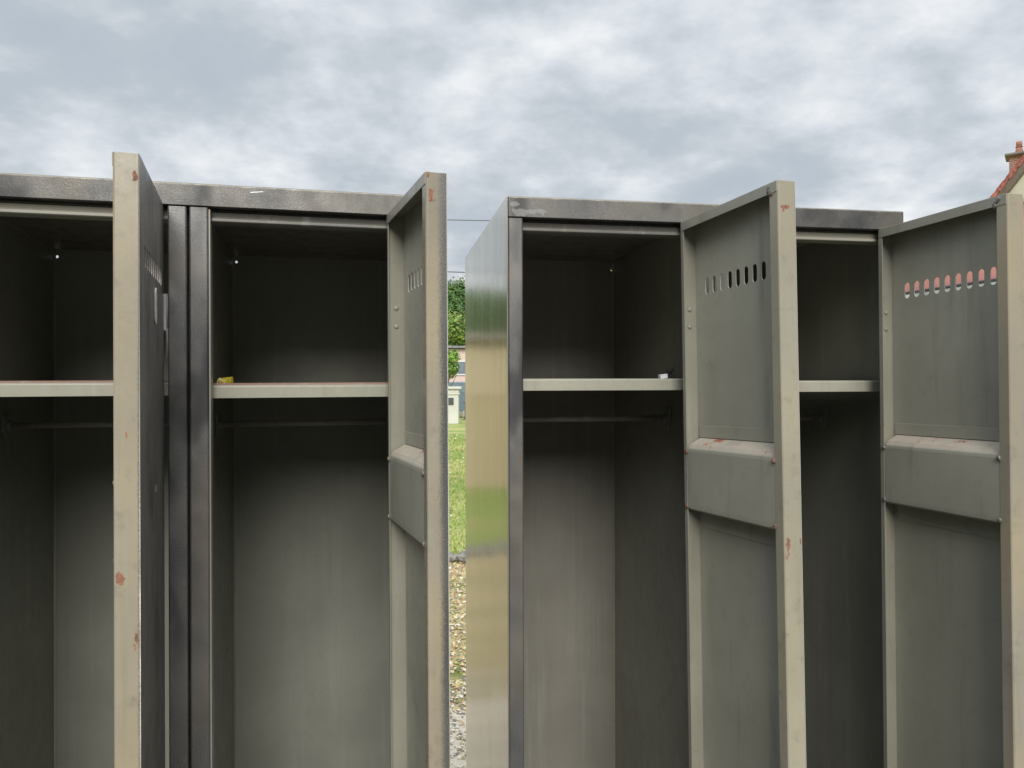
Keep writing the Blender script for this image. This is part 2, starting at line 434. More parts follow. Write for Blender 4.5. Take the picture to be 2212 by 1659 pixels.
    # hinge pin plates with rivets on the inside of the hinge flange
    for zc in (-.131, -1.45):
        for dz_ in (.0118, -.0118):
            bm = bmesh.new(); bmesh.ops.create_uvsphere(bm, u_segments=16, v_segments=8, radius=.0031)
            for v in bm.verts: v.co.x *= .55
            bmesh.ops.translate(bm, vec=(t+.0004, -.0115, zc+dz_), verts=bm.verts)
            done(bm, 'rivet', hem_m or M_hem, o, smooth=True)
        bm = bmesh.new()
        box(bm, -.0014, -.0002, -.017, .0035, zc+.024, zc-.020)
        tube(bm, (-.0028, .0052, zc+.024), (-.0028, .0052, zc-.016), .0036, n=18)
        hg = done(bm, 'hinge', M_zinc, o)
        bm = bmesh.new(); tube(bm, (-.0028, .0052, zc-.0165), (-.0028, .0052, zc-.056), .0034, n=18)
        tube(bm, (-.0028, .0052, zc-.056), (-.0028, .0052, zc-.059), .0024, .0014, n=14)
        done(bm, 'hinge_pin', M_zinc, hg)
    return o
M_hem = paint('hem_enamel', base=(.345, .335, .275), rough=.36, rust_edge=.35)
M_outer = graphite('outer_spray')
M_d1 = paint('door_sheet', base=(.425, .418, .345), rough=.4, streak=.55)
M_d2 = paint('door_sheet_brown', base=(.34, .33, .27), rough=.4, streak=.6)

CAPB = 'cabinet'
# --- cabinet A (left, two compartments)
A = unit_root('locker_cabinet', -.3892, .9301, .2502, .2479, -.0023, -.0067)
tag(A, 'left metal locker cabinet with two open doors and twin graphite front posts side by side', 'locker', 'open metal lockers')
AL, AR = -.2935, .290
cap(A, AL-.002, AR+.002)
for nm, u, mm in (('side_panel', AL, [M_in]), ('side_panel', AR-.0012, [M_in])):
    boxes(nm, mm, A, [(u, u+.0012, .004, D-.0018, BOT-.05, H-.0018)])
boxes('partition', M_in, A, [(-.0012, .0012, .0225, D-.0022, BOT, H-.0022)])
back_panel(A, AL+.0014, AR-.0014, [(-.2875, -.013), (.0075, -.0125)])
boxes('floor_panel', M_in, A, [(AL+.0014, -.0014, .023, D-.0022, BOT, BOT+.002), (.0014, AR-.0014, .023, D-.0022, BOT, BOT+.002)])
def corner_strip(root, u, sg):
    bm = bmesh.new(); prof(bm, [(u, D-.0028), (u+sg*.0030, D-.0028), (u+sg*.0006, D-.0062), (u, D-.0062)], BOT+.003, H-.003, axis='z')
    return done(bm, 'corner_strip', M_lint, root)
corner_strip(A, AL+.0014, 1); corner_strip(A, .0013, 1)
lintel(A, AL+.002, -.0245); lintel(A, .0245, AR-.022, M_lintd)
post(A, -.0236, -.0022); post(A, .0006, .0222); post(A, AR-.0215, AR-.0013); post(A, AL+.0013, AL+.0215)
bm = bmesh.new(); box(bm, .0224, .0244, .0018, .022, BOT-.05, H-HC-.003); done(bm, 'post_return', M_hem, A, .0004)
shelf(A, AL+.0016, -.0016, H-.2402, lip=True); shelf(A, .0016, AR-.0016, H-.2440, lip=True)
rail(A, AL+.0016, -.0016, .28, H-.2985); rail(A, .0016, AR-.0016, .25, H-.3005)

yA = -DT
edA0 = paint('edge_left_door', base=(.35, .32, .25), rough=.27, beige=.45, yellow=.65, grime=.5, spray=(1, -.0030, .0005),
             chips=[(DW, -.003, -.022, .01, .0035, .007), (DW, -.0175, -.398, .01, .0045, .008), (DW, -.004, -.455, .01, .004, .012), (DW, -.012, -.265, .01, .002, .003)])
M_outA0 = graphite('outer_spray_left', gain=1.5, streak=True)
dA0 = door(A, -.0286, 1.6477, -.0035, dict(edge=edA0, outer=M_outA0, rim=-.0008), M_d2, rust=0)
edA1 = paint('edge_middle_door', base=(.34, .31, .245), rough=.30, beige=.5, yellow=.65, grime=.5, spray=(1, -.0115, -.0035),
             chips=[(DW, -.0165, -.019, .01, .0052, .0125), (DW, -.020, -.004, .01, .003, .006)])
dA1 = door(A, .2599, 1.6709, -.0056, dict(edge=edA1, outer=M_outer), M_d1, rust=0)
# remains of a card holder and a sticker on the outside of the left door
me = sheet_mesh([(-.006, -.017), (-.003, -.020), (.003, -.020), (.0065, -.015), (.0075, .012), (.003, .019), (-.001, .0155), (-.004, .020), (-.0075, .010), (-.005, .002), (-.007, -.003)], [], .0012)
me.transform(Matrix.Rotation(math.radians(90), 4, 'X'))
o = link('card_holder', me, M_white, dA0); o.location = (.092, .0012, -.131)
o['label'] = 'torn pale card holder stuck on the door'
boxes('sticker', simple('sticker_grey', (.30, .29, .27), .6), dA0, [(.082, .093, .0002, .0008, -.334, -.327)])

# --- cabinet B (right, two compartments)
B = unit_root('locker_cabinet', -.0054, 1.0127, .2536, .1702, .001, .0057)
tag(B, 'right metal locker cabinet showing its glossy olive side panel, both doors swung open', 'locker', 'open metal lockers')
W = .5757; B['smear'] = 1
cap(B, .0015, W+.002, M_capB)
boxes('side_panel', [M_gloss], B, [(-.0006, .0010, -.0004, D-.0002, BOT-.05, H-.0005)], .0004)
boxes('side_panel', [M_in], B, [(W-.0012, W, .004, D-.0018, BOT-.05, H-.0018)])
# the divider leans a little, so build it as a sheared sheet
bm = bmesh.new()
vs = box(bm, .2992, .3010, .0225, D-.0022, BOT, H-.0022)
done(bm, 'partition', M_in, B)
back_panel(B, .0014, W-.0014, [(.2950, -.0178)], M_in2)
boxes('floor_panel', M_in, B, [(.0014, .2988, .023, D-.0022, BOT, BOT+.002), (.3014, W-.0014, .023, D-.0022, BOT, BOT+.002)])
corner_strip(B, .2991, -1)
lintel(B, .0225, .2635, M_lintd); lintel(B, .312, W-.0145)
post(B, .0014, .0212); post(B, .2660, .2870); post(B, .2886, .3095); post(B, W-.0135, W-.0013)
shelf(B, .0016, .2985, H-.2402, y0=.030); shelf(B, .3016, W-.012, H-.2434, y0=.032)
rail(B, .0016, .2985, .20, H-.3030); rail(B, .3016, W-.0016, .20, H-.3055)
edB1 = paint('edge_right_door', base=(.385, .37, .295), rough=.33, beige=.25, grime=.5, rust_edge=.1,
             chips=[(DW, -.012, -.030, .01, .0075, .0028), (DW, -.016, -.033, .01, .002, .006), (DW, -.0185, -.408, .01, .0035, .013), (DW, -.001, -.40, .01, .002, .006), (DW, -.001, -.345, .01, .0015, .005)])
dB1 = door(B, .2626, 1.7107, .0259, dict(edge=edB1, outer=M_outer), M_d1, rust=.9)
edB2 = paint('edge_far_door', base=(.36, .335, .275), rough=.36, beige=.5, grime=.45)
dB2 = door(B, W-.0139, 1.6686, .0107, dict(edge=edB2, outer=M_outer), M_d1, rust=0)

# --- small litter on the shelves
def place_local(root, o, loc, rot=(0, 0, 0)):
    o.matrix_world = root.matrix_world @ Matrix.Translation(loc) @ Euler(rot).to_matrix().to_4x4()
bpy.context.view_layer.update()
bm = bmesh.new()
tube(bm, (-.0085, 0, .0042), (.0095, .001, .0050), .0036, .0044, n=10)
for v in bm.verts:
    v.co += Vector((mnoise.noise(v.co*400), mnoise.noise(v.co*400+Vector((3, 1, 4))), mnoise.noise(v.co*400+Vector((9, 1, 4)))))*.0016
bmesh.ops.triangulate(bm, faces=bm.faces)
o = done(bm, 'sweet_wrapper', simple('yellow_foil', (.52, .40, .04), .3, .3, .5, 300))
bm = bmesh.new()
pts = [(-.010, -.001, .0005), (.001, -.003, .0006), (-.002, -.004, .0065), (-.0065, -.003, .0085), (-.0095, -.002, .0055)]
vs = [bm.verts.new(p) for p in pts]; v2 = [bm.verts.new((p[0]*.9, p[1]+.0016, p[2]*.92)) for p in pts]
for i in range(5): bm.faces.new((vs[i], vs[(i+1) % 5], v2[(i+1) % 5], v2[i]))
bm.faces.new(vs); bm.faces.new(v2[::-1])
done(bm, 'paper_corner', simple('cream_paper', (.75, .68, .42), .6), o)
place_local(A, o, (.0365, .044, H-.2431))
tag(o, 'crumpled yellow sweet wrapper lying on the shelf beside the twin posts', 'wrapper')
bm = bmesh.new(); box(bm, -.0058, .0058, -.004, .004, 0, .0062)
o = done(bm, 'eraser', simple('white_rubber', (.62, .62, .66), .6), None, .0006)
place_local(B, o, (.2335, .05, H-.2401), (0, math.radians(-7), .1))
tag(o, 'small white rubber block near the right end of the glossy cabinet shelf', 'eraser')
bm = bmesh.new(); rr = random.Random(3)
for i in range(16):
    p = Vector((rr.uniform(-.008, .006), rr.uniform(-.003, .003), rr.uniform(0, .012)))
    tube(bm, p, p+Vector((rr.uniform(-.008, .008), rr.uniform(-.003, .003), rr.uniform(-.002, .008))), .0008, .0005, n=5)
o = done(bm, 'dust_clump', simple('dark_fluff', (.03, .025, .03), .9))
place_local(B, o, (.2475, .062, H-.2401))
tag(o, 'dark tangled fluff clump behind the small white block on the shelf', 'litter')

# ------------------------------------------------------------------ ground
def world_noise_mat(name):
    m, t, b = mat(name); g = t.new('ShaderNodeNewGeometry').outputs['Position']; return m, t, b, g
def grid_sheet(name, x0, x1, y0, y1, z, nx, ny, m, amp=0, sc=.5):
    bm = bmesh.new(); V = []
    for j in range(ny+1):
        for i in range(nx+1):
            X = x0+(x1-x0)*i/nx; Y = y0+(y1-y0)*j/ny
            V.append(bm.verts.new((X, Y, z+amp*mnoise.noise(Vector((X*sc, Y*sc, 1))))))
    for j in range(ny):
        for i in range(nx):
            bm.faces.new((V[j*(nx+1)+i], V[j*(nx+1)+i+1], V[(j+1)*(nx+1)+i+1], V[(j+1)*(nx+1)+i]))
    return done(bm, name, m, kind='structure', smooth=True)
m, t, b, g = world_noise_mat('lawn')
c = t.mix(t.mapr(t.noise(g, .45, 5, .6), .38, .62), (.27, .36, .08), (.50, .50, .18))
c = t.mix(t.math('MULTIPLY', t.mapr(t.noise(g, 9, 5, .7), .45, .7), .6), c, (.14, .22, .045))
c = t.mix(t.mapr(t.noise(t.vmath('MULTIPLY', g, (.3, 1, 1)), .8, 3, .5), .60, .75), c, (.40, .33, .14))
t.put(b.inputs['Base Color'], c); b.inputs['Roughness'].default_value = .9
bump(t, b, t.noise(g, 30, 5, .7), .8, .03)
grid_sheet('lawn', -400, 400, -60, 900, 0, 8, 8, m)
m, t, b, g = world_noise_mat('pale_gravel')
c = t.mix(t.mapr(t.noise(g, 110, 4, .7), .35, .65), (.64, .55, .40), (.88, .81, .67))
c = t.mix(t.math('MULTIPLY', t.mapr(t.noise(g, 3, 4, .6), .45, .7), .4), c, (.52, .44, .28))
t.put(b.inputs['Base Color'], c); b.inputs['Roughness'].default_value = .95
bump(t, b, t.noise(g, 120, 4, .7), .9, .01)
grid_sheet('path', -30, 30, 1.7, 3.75, .008, 40, 6, m)
m, t, b, g = world_noise_mat('unseen_dark_ground')
c = t.mix(t.mapr(t.noise(g, 160, 4, .7), .35, .7), (.035, .032, .028), (.10, .09, .07))
t.put(b.inputs['Base Color'], c); b.inputs['Roughness'].default_value = .95
grid_sheet('unseen_dark_yard', -30, 30, -30, 1.7, .012, 40, 20, m)  # unseen ground in front of the lockers, made dark to cut bounce light
m, t, b, g = world_noise_mat('leaf_litter')
c = t.ramp(t.noise(g, 26, 5, .75), [(.30, (.16, .11, .07)), (.42, (.46, .34, .18)), (.5, (.64, .52, .28)), (.56, (.42, .42, .12)), (.64, (.72, .64, .46)), (.72, (.55, .26, .16))])
c = t.mix(t.mapr(t.noise(g, 2.2, 4, .6), .52, .68), c, (.20, .24, .05))
t.put(b.inputs['Base Color'], c); b.inputs['Roughness'].default_value = .95
bump(t, b, t.noise(g, 60, 4, .7), .9, .02)
grid_sheet('gravel', -30, 30, 3.75, 7.05, .004, 40, 10, m)

# loose leaves and pebbles over the strip that shows between the cabinets: nobody could count them
def scatter(name, n, X, Y, zf, size, m, flat=.4, seed=1):
    bm = bmesh.new(); rr = random.Random(seed)
    for i in range(n):
        x = rr.uniform(*X); y = rr.uniform(*Y); r = rr.uniform(*size)
        mm = Matrix.Translation((x, y, zf+r*flat*.4)) @ Euler((rr.uniform(-.5, .5), rr.uniform(-.5, .5), rr.uniform(0, 6.3))).to_matrix().to_4x4()
        k = [(-1, -.6, 0), (.2, -1, .3), (1, -.1, .1), (.5, .9, .2), (-.7, .7, 0)]
        vs = [bm.verts.new(mm @ Vector((a*r, b_*r, c_*r*flat))) for a, b_, c_ in k]
        top = bm.verts.new(mm @ Vector((0, 0, r*flat)))
        mi = rr.randrange(len(m))
        for q in range(5): bm.faces.new((vs[q], vs[(q+1) % 5], top)).material_index = mi
    o = done(bm, name, m); o['kind'] = 'stuff'; return o
lm = [simple('leaf_tan', (.60, .46, .26), .8), simple('leaf_yellow', (.62, .54, .22), .8), simple('leaf_red', (.55, .28, .20), .8), simple('pebble_pale', (.80, .75, .64), .8), simple('pebble_grey', (.26, .25, .23), .8), simple('leaf_green', (.24, .28, .08), .8), simple('leaf_brown', (.36, .26, .16), .8), simple('leaf_straw', (.70, .58, .36), .8)]
scatter('fallen_leaves', 16000, (-2.6, .4), (3.7, 7.1), .006, (.005, .015), lm, .5, 5)
scatter('pebbles', 9000, (-1.6, .4), (2.2, 4.1), .010, (.004, .011), [lm[3], lm[3], lm[4], lm[0]], .7, 6)
bm = bmesh.new(); rr = random.Random(11)
for i in range(26000):
    x = rr.uniform(-4.2, .5); y = 7.1+19*rr.random()**1.6; x *= (y/9 if y > 9 else 1)
    h = rr.uniform(.012, .035)*(1+y*.03); a = rr.uniform(0, 6.3); ww = .004+.0008*y
    p = Vector((x, y, 0)); q = Vector((math.cos(a), math.sin(a), 0))*ww; tip = Vector((rr.uniform(-.03, .03), rr.uniform(-.03, .03), h))
    f = bm.faces.new([bm.verts.new(p-q), bm.verts.new(p+q), bm.verts.new(p+tip)]); f.material_index = rr.choice((0, 0, 1, 2))
o = done(bm, 'grass', [simple('blade_green', (.24, .35, .07), .8), simple('blade_lime', (.36, .42, .12), .8), simple('blade_dry', (.50, .45, .22), .8)]); o['kind'] = 'stuff'
bm = bmesh.new()
for i in range(120):
    y = 8+18*rr.random(); x = rr.uniform(-.35, .02)*y
    bmesh.ops.create_circle(bm, cap_ends=True, radius=.006+.0006*y, segments=7, matrix=Matrix.Translation((x, y, .06)) @ Matrix.Rotation(rr.uniform(.3, 1.0), 4, 'X'))
o = done(bm, 'daisies', simple('petal_white', (.82, .82, .80), .7)); o['kind'] = 'stuff'

# rough stone edging of the lawn: individual stones
stone_m = simple('edging_stone', (.22, .21, .19), .9, 0, .45, 18)
for i in range(34):
    bm = bmesh.new(); bmesh.ops.create_icosphere(bm, subdivisions=2, radius=1)
    sx, sy, sz = rr.uniform(.10, .15), rr.uniform(.08, .12), rr.uniform(.05, .085)
    off = Vector((i*3.1, 1, 2))
    for v in bm.verts:
        v.co *= 1+.35*mnoise.noise(v.co*1.3+off); v.co.x *= sx; v.co.y *= sy; v.co.z *= sz
    o = done(bm, 'edging_stone', stone_m); o.location = (-5.0+i*.20, 6.95+rr.uniform(-.06, .06), .03)
    o.rotation_euler = (0, 0, rr.uniform(-.3, .3))
    tag(o, 'rough grey stone in the row edging the lawn behind the cabinets', 'stone', 'stones edging the lawn')

# ------------------------------------------------------------------ far background
def leafball(bm, c, r, n, size, rr, mi=lambda k: 0, sq=.85):
    for i in range(n):
        dv = Vector((rr.gauss(0, 1), rr.gauss(0, 1), rr.gauss(0, 1))).normalized()
        k = rr.uniform(.55, 1)**.6*(1+.25*mnoise.noise(dv*1.8+Vector(c)))
        p = Vector(c)+Vector((dv.x*r*k, dv.y*r*k, dv.z*r*k*sq))
        sd_ = size*rr.uniform(.6, 1.3)
        nrm = (dv+Vector((rr.uniform(-.6, .6), rr.uniform(-.6, .6), rr.uniform(-.2, .8)))).normalized()
        a = nrm.orthogonal().normalized(); b_ = nrm.cross(a); ph = rr.uniform(0, 6.3)
        a, b_ = a*math.cos(ph)+b_*math.sin(ph), b_*math.cos(ph)-a*math.sin(ph)
        f = bm.faces.new([bm.verts.new(p+a*sd_), bm.verts.new(p+b_*sd_*.6), bm.verts.new(p-a*sd_), bm.verts.new(p-b_*sd_*.6)])
        f.material_index = rr.choice(mi) if isinstance(mi, (list, tuple)) else 0
def leafmat(name, c):
    m, t, b, g = world_noise_mat(name)
    t.put(b.inputs['Base Color'], t.mix(t.mapr(t.noise(g, .7, 4, .6), .35, .65), tuple(v*.7 for v in c), tuple(v*1.3 for v in c)))
    b.inputs['Roughness'].default_value = .7; return m
L_d = leafmat('leaf_dark', (.045, .10, .022)); L_m = leafmat('leaf_mid', (.085, .19, .035)); L_l = leafmat('leaf_lime', (.20, .27, .055)); L_b = leafmat('leaf_bright', (.20, .36, .05))
bark = simple('bark', (.13, .10, .075), .9, 0, .3, 8)
# hill rising behind the village
m, t, b, g = world_noise_mat('hill_green')
t.put(b.inputs['Base Color'], t.mix(t.mapr(t.noise(g, .08, 4, .6), .4, .6), (.05, .11, .025), (.12, .17, .04))); b.inputs['Roughness'].default_value = .95
def hill_z(x, y):
    k = max(0., min(1., (y-95)/120.)); k = k*k*(3-2*k)
    return 24.5*k*(1+.10*math.sin(x*.021+1.2)+.06*math.sin(x*.05))-.3
bm = bmesh.new(); nx, ny = 60, 24; V = []
for j in range(ny+1):
    for i in range(nx+1):
        X = -330+600*i/nx; Y = 92+210*j/ny; V.append(bm.verts.new((X, Y, hill_z(X, Y))))
for j in range(ny):
    for i in range(nx): bm.faces.new((V[j*(nx+1)+i], V[j*(nx+1)+i+1], V[(j+1)*(nx+1)+i+1], V[(j+1)*(nx+1)+i]))
done(bm, 'hill', m, kind='structure', smooth=True)
bm = bmesh.new(); rr = random.Random(21)
for i in range(520):
    Y = rr.uniform(120, 215); X = rr.uniform(-.75, .30)*Y
    near = -.25 < X/Y < .05 or -.40 < X/Y < -.22
    r = rr.uniform(3.0, 4.8)
    leafball(bm, (X, Y, hill_z(X, Y)+r*.5), r, 420 if near else 90, .42 if near else .9, rr, rr.choice(([0, 0, 1], [1, 1, 0], [1, 2, 1])), 1.0)
o = done(bm, 'wood', [L_d, L_m, L_l]); o['kind'] = 'stuff'

def tree(name, x, y, h, r, mats, label, n=2600, leaf=.10, sd_=1, lobes=9):
    rr = random.Random(sd_)
    root = empty(name, (x, y, 0))
    bm = bmesh.new(); tube(bm, (0, 0, -.05), (.05*h*.2, 0, h*.5), r*.085, r*.055, n=10)
    for k in range(6):
        a = k*1.05+rr.random(); tube(bm, (.01*h, 0, h*(.36+.02*k)), (math.cos(a)*r*.6, math.sin(a)*r*.6, h*(.62+.04*k)), r*.035, r*.012, n=6)
    done(bm, 'trunk', bark, root)
    bm = bmesh.new()
    for k in range(lobes):
        a = rr.uniform(0, 6.3); q = rr.uniform(.15, .62)*r
        leafball(bm, (math.cos(a)*q, math.sin(a)*q, h-r*.75+rr.uniform(-.55, .5)*r), r*rr.uniform(.38, .58), n//lobes, leaf, rr, list(range(len(mats))), .9)
    done(bm, 'crown', mats, root)
    tag(root, label, 'tree'); return root
def dirx(px): return (px-1106)/1669.
tree('broadleaf_tree', dirx(962)*36, 36, 3.45, .85, [L_b, L_b, L_m], 'small bright green tree standing in front of the pink house seen through the gap', 2600, .06, 4, 9)
tree('broadleaf_tree', dirx(1010)*75, 75, 8.6, 4.2, [L_l, L_l, L_m], 'yellow green tree rising behind the pink house roof in the gap', 9000, .16, 5, 14)
tree('broadleaf_tree', dirx(930)*80, 80, 9.0, 4.4, [L_l, L_m, L_l], 'olive green tree behind the left door edge above the pink house roof', 9000, .16, 6, 14)
tree('broadleaf_tree', -9.0, 20, 4.7, 2.0, [L_d, L_m], 'dark green tree behind the tan shed mirrored in the side panel', 3500, .14, 7, 10)
tree('broadleaf_tree', -11.8, 24, 4.9, 2.3, [L_d, L_m], 'broad dark green tree left of the tan shed behind the left cabinet', 3500, .14, 8, 10)

def plaster(name, c, rough=.85):
    m, t, b, g = world_noise_mat(name)
    k = t.mapr(t.noise(g, .9, 5, .6), .3, .7)
    cc = t.mix(k, tuple(v*.92 for v in c), tuple(min(1, v*1.05) for v in c))
    cc = t.mix(t.math('MULTIPLY', t.mapr(t.noise(t.vmath('MULTIPLY', g, (3, 3, .4)), 1, 5, .6), .55, .75), .25), cc, tuple(v*.65 for v in c))
    t.put(b.inputs['Base Color'], cc); b.inputs['Roughness'].default_value = rough
    bump(t, b, t.noise(g, 22, 4, .6), .3, .01); return m
M_pink = plaster('pink_plaster', (.80, .62, .59)); M_pink2 = plaster('salmon_plaster', (.80, .36, .35)); M_wht = plaster('white_plaster', (.68, .67, .64))
M_cream = plaster('cream_plaster', (.66, .64, .57)); M_tan = plaster('tan_plaster', (.50, .42, .27))
M_frame = simple('white_frame', (.8, .8, .8), .4); M_glass = simple('window_glass', (.22, .27, .32), .08, 0, .2, 3)
M_slate = simple('grey_roof', (.24, .26, .28), .5, 0, .25, 4); M_dkgrey = simple('dark_grey', (.07, .08, .09), .5)
def window(root, x0, x1, y, z0, z1, face=-1, bars=1):
    """window in a wall that faces -y (local)"""
    f = .07; L = [(x0-f, x1+f, y-.05, y+.02, z1, z1+f), (x0-f, x1+f, y-.07, y+.02, z0-f, z0), (x0-f, x0, y-.05, y+.02, z0, z1), (x1, x1+f, y-.05, y+.02, z0, z1)]
    for k in range(bars):
        xc = x0+(x1-x0)*(k+1)/(bars+1); L.append((xc-.035, xc+.035, y-.045, y+.01, z0, z1))
    w_ = boxes('window', M_frame, root, L); boxes('pane', M_glass, w_, [(x0, x1, y-.02, y-.01, z0, z1)])
# pink house in the gap
Rt = empty('pink_house', (-3.2, 45, 0), math.radians(4))
tag(Rt, 'low pale pink house with white framed window under the wooded hill, seen between the cabinets', 'house')
bm = bmesh.new(); box(bm, -6, 4.6, 0, 6, 0, 3.9); done(bm, 'wall', M_pink, Rt)
bm = bmesh.new(); prof(bm, [(-.35, 4.05), (-.35, 3.93), (3, 4.02), (6.3, 3.93), (6.3, 4.05), (3, 4.16)], -6.4, 5.0); done(bm, 'roof', M_slate, Rt)
boxes('plinth', M_wht, Rt, [(-6.03, 4.63, -.04, 0, 0, .9)])
for xa in (-5.2, -2.6, .05, 2.6): window(Rt, xa, xa+1.15, -.004, 2.42, 3.12)
# the white gate pillar with its letter box, and the low wall, at the end of the lawn
Pl = empty('gate_pillar', (dirx(973)*34.5, 34.5, 0))
tag(Pl, 'white gate pillar with a stepped cap and a black letter box at the far end of the lawn', 'pillar')
boxes('shaft', M_wht, Pl, [(-.45, .37, -.25, .25, 0, 1.30)], .02)
boxes('pillar_cap', M_wht, Pl, [(-.50, .42, -.30, .30, 1.30, 1.38), (-.46, .38, -.26, .26, 1.38, 1.52), (-.58, .50, -.38, .38, 1.55, 1.66)], .015)
boxes('letter_box', M_dkgrey, Pl, [(-.22, .16, -.30, -.255, .85, 1.16)], .01)
o = boxes('garden_wall', plaster('stone_wall', (.45, .42, .36)), None, [(dirx(1000)*38.5-.05, 4.5, 38.9, 39.1, 0, .45)], .02)
tag(o, 'low stone garden wall running right from the white gate pillar', 'wall')
bm = bmesh.new()
for k in range(38): box(bm, dirx(1000)*38.5+.08+k*.12, dirx(1000)*38.5+.11+k*.12, 38.75, 38.78, .05, .85)
box(bm, dirx(1000)*38.5, 2.2, 38.74, 38.79, .82, .88); box(bm, dirx(1000)*38.5, 2.2, 38.74, 38.79, .10, .15)
o = done(bm, 'railing', M_dkgrey); tag(o, 'dark metal railing beside the white gate pillar', 'railing')
# van parked behind the pillar
Vn = empty('parked_van', (-2.2, 42, 0)); tag(Vn, 'blue grey van parked behind the white gate pillar, its windscreen sloping right', 'van')
bm = bmesh.new(); prof(bm, [(-2.3, .35), (-2.3, 1.82), (-2.15, 1.93), (.9, 1.93), (1.15, 1.84), (1.95, 1.25), (2.35, 1.05), (2.4, .4)], -.9, .9)
bmesh.ops.rotate(bm, cent=(0, 0, 0), matrix=Matrix.Rotation(math.radians(-90), 3, 'Z'), verts=bm.verts)
done(bm, 'body', simple('van_paint', (.16, .22, .27), .3), Vn, .05)
boxes('side_window', M_glass, Vn, [(.0, .95, -.925, -.905, 1.35, 1.75)]); boxes('side_window', M_glass, Vn, [(-1.9, -.3, -.925, -.905, 1.35, 1.75)])
for xx in (-1.5, 1.55):
    for yy in (-.8, .8):
        bm = bmesh.new(); tube(bm, (xx, yy-.12, .33), (xx, yy+.12, .33), .33, n=24); w_ = done(bm, 'wheel', simple('tyre', (.03, .03, .03), .8), Vn)
        bm = bmesh.new(); tube(bm, (xx, yy-.13, .33), (xx, yy+.13, .33), .18, n=20); done(bm, 'rim', M_zinc, w_)
# tan shed behind the left cabinet: mirrored in the glossy side panel
Sh = empty('garden_shed', (-4.3, 11.6, 0), math.radians(3)); tag(Sh, 'tan rendered shed on the lawn, mirrored in the glossy side panel', 'shed')
boxes('wall', M_tan, Sh, [(-2.2, 2.2, 0, 2.4, 0, 2.32)])
boxes('roof', simple('shed_roof', (.26, .25, .22), .7), Sh, [(-2.35, 2.35, -.2, 2.6, 2.32, 2.42)])
boxes('door', simple('shed_door', (.22, .17, .11), .6), Sh, [(-1.5, -.6, -.04, -.003, .02, 2.0)])
boxes('pale_panel', simple('pale_boards', (.60, .52, .38), .7), Sh, [(.55, 1.25, -.03, -.003, 1.45, 2.2)])

# power lines and their poles (hidden behind the cabinets)
def wire(px0, y0, px1, y1, Y0, Y1, r, label, sag=.3):
    def w3(px, py, Y): return Vector(((px-1106)/1669*Y, Y, EYE+(840-py)/1669*Y))
    a, b_ = w3(px0, y0, Y0), w3(px1, y1, Y1)
    bm = bmesh.new(); N = 14; P_ = [a.lerp(b_, i/N)-Vector((0, 0, sag*4*(i/N)*(1-i/N))) for i in range(N+1)]
    for i in range(N): tube(bm, P_[i], P_[i+1], r, n=6, cap=False)
    o = done(bm, 'power_line', M_wire); tag(o, label, 'cable', 'overhead cables crossing the gap'); return a, b_
M_wire = simple('cable', (.12, .13, .15), .6)
wire(500, 452, 1500, 478, 30, 30, .017, 'highest thin overhead cable crossing the gap, just under the cabinet tops', .18)
wire(500, 566, 1500, 596, 30, 30, .020, 'overhead cable crossing the gap just above the wooded hill', .12)
wire(500, 588, 1500, 614, 30, 30, .006, 'faint lowest overhead cable touching the treetops in the gap', .12)
for px, lab in ((500, 'wooden pole carrying the cables behind the left cabinet'), (1500, 'wooden pole carrying the cables behind the right cabinet')):
    X = (px-1106)/1669*30
    bm = bmesh.new(); tube(bm, (X, 30.1, 0), (X, 30.1, 8.6), .13, .10, n=14); box(bm, X-.5, X+.5, 30.0, 30.12, 8.2, 8.3)
    tag(done(bm, 'utility_pole', bark), lab, 'pole')

# salmon house at the right, seen through the ventilation slots
Pk = empty('salmon_house', (6.60, 10.6, 0), math.atan2(-1.4, .46)); tag(Pk, 'salmon pink house whose wall shows through the slots of the far right door', 'house')
# local x runs towards the viewer, wall faces -y ... the gap side
boxes('wall', M_pink2, Pk, [(-4.2, 3.2, 0, 4.5, 0, 3.98)])
boxes('flat_roof', M_wht, Pk, [(-4.25, 3.25, -.02, 4.55, 3.98, 4.03)])
boxes('gutter', M_dkgrey, Pk, [(-4.2, 3.2, -.07, -.02, 2.985, 3.02)], .01)
bm = bmesh.new(); prof(bm, [(-.03, 2.98), (-.10, 2.965), (-.12, 2.62), (-.03, 2.60)], -4.2, 3.2); done(bm, 'fascia', simple('grey_fascia', (.50, .54, .57), .45, .1, .3, 3), Pk)
boxes('downpipe', M_wht, Pk, [(.55, .63, -.10, -.02, 0, 3.3)])

# cream house with red verge, brick chimney and two pots
az = math.radians(31.5)
cx, cy = (2212-1106)/1669*30, 30
Hs = empty('red_roofed_house', (cx, cy, 0), -az+math.radians(-4)); tag(Hs, 'cream gabled house with red tiled verge and brick chimney at the right edge', 'house')
AP, HW, SL = 13.10, 5.2, math.tan(math.radians(53.36))
apx = 2.35
bm = bmesh.new(); pr_ = [(apx-HW, 0), (apx+HW, 0), (apx+HW, AP-HW*SL), (apx, AP), (apx-HW, AP-HW*SL)]
Aa = [bm.verts.new((a, .0, b_)) for a, b_ in pr_]; Bb = [bm.verts.new((a, 8, b_)) for a, b_ in pr_]
for i in range(5): bm.faces.new((Aa[i], Aa[(i+1) % 5], Bb[(i+1) % 5], Bb[i]))
bm.faces.new(Aa); bm.faces.new(Bb[::-1]); done(bm, 'wall', M_cream, Hs)
M_tile = simple('red_tile', (.36, .115, .095), .8, 0, .4, 6); M_soff = simple('soffit', (.17, .13, .11), .8, 0, .2, 5)
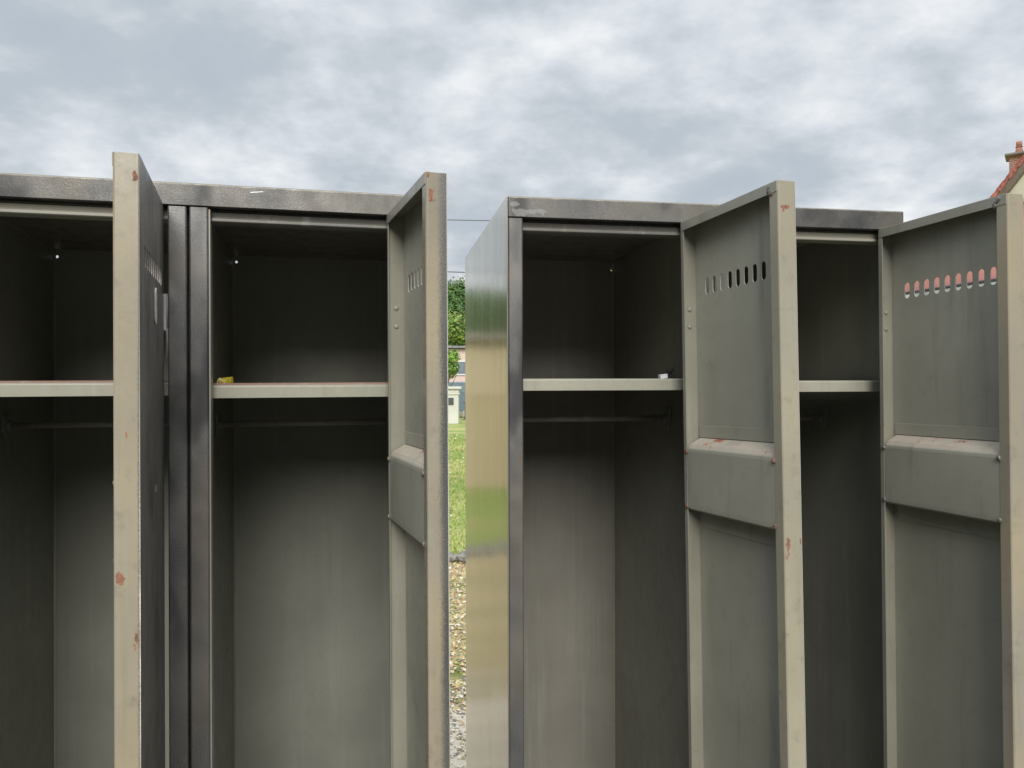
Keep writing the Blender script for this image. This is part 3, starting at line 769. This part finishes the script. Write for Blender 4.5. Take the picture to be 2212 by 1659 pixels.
for sg in (-1, 1):
    e = HW+.5
    def q(dx, up_): return (apx+sg*dx, AP+.05-dx*SL+up_)
    bm = bmesh.new(); P4 = [q(0, .12), q(e, .12), q(e, .32), q(0, .32)]
    A4 = [bm.verts.new((a, -.62, b_)) for a, b_ in P4]; B4 = [bm.verts.new((a, 8.4, b_)) for a, b_ in P4]
    for i in range(4): bm.faces.new((A4[i], A4[(i+1) % 4], B4[(i+1) % 4], B4[i]))
    bm.faces.new(A4); bm.faces.new(B4[::-1]); rf = done(bm, 'roof', M_tile, Hs)
    bm = bmesh.new(); P4 = [q(0, -.28), q(e, -.28), q(e, .118), q(0, .118)]
    A4 = [bm.verts.new((a, -.56, b_)) for a, b_ in P4]; B4 = [bm.verts.new((a, -.02, b_)) for a, b_ in P4]
    for i in range(4): bm.faces.new((A4[i], A4[(i+1) % 4], B4[(i+1) % 4], B4[i]))
    bm.faces.new(A4); bm.faces.new(B4[::-1]); done(bm, 'soffit', M_soff, rf)
    for k in range(18):   # verge tiles
        dx = e*(k+.5)/18; a, b_ = q(dx, .22)
        bm = bmesh.new(); box(bm, -.19, .19, -.03, .16, -.09, .075); bmesh.ops.rotate(bm, cent=(0, 0, 0), matrix=Matrix.Rotation(sg*math.atan(SL), 3, 'Y'), verts=bm.verts)
        bmesh.ops.translate(bm, vec=(a, -.60, b_), verts=bm.verts); done(bm, 'verge_tile', M_tile, rf, .02)
m, t, b = mat('brick')
co = t.new('ShaderNodeTexCoord').outputs['Object']
xx, yy, z_ = t.sep(co)
br = t.new('ShaderNodeTexBrick'); t.put(br.inputs['Vector'], t.comb(t.math('ADD', xx, yy), z_, 0.)); br.inputs['Scale'].default_value = 3.2
t.put(br.inputs['Color1'], (.42, .17, .12)); t.put(br.inputs['Color2'], (.55, .27, .20)); t.put(br.inputs['Mortar'], (.62, .58, .52)); br.inputs['Mortar Size'].default_value = .03
t.l.new(br.outputs[0], b.inputs['Base Color']); b.inputs['Roughness'].default_value = .9; M_brick = m
CHX, CHY = -.032, 1.2
ch = boxes('chimney', M_brick, Hs, [(CHX-.45, CHX+1.5, CHY, CHY+.75, 8.5, 10.87)])
boxes('chimney_cap', simple('cap_stone', (.30, .29, .26), .9), ch, [(CHX-.60, CHX+1.65, CHY-.18, CHY+.93, 10.87, 10.98)], .04)
for xx_ in (-.12, .33):
    bm = bmesh.new(); tube(bm, (CHX+xx_, CHY+.37, 10.98), (CHX+xx_, CHY+.37, 11.28), .17, .10, n=16); tube(bm, (CHX+xx_, CHY+.37, 11.28), (CHX+xx_, CHY+.37, 11.31), .13, .13, n=16); tube(bm, (CHX+xx_, CHY+.37, 11.31), (CHX+xx_, CHY+.37, 11.50), .10, .11, n=16)
    done(bm, 'chimney_pot', simple('terracotta', (.52, .24, .17), .8), ch)
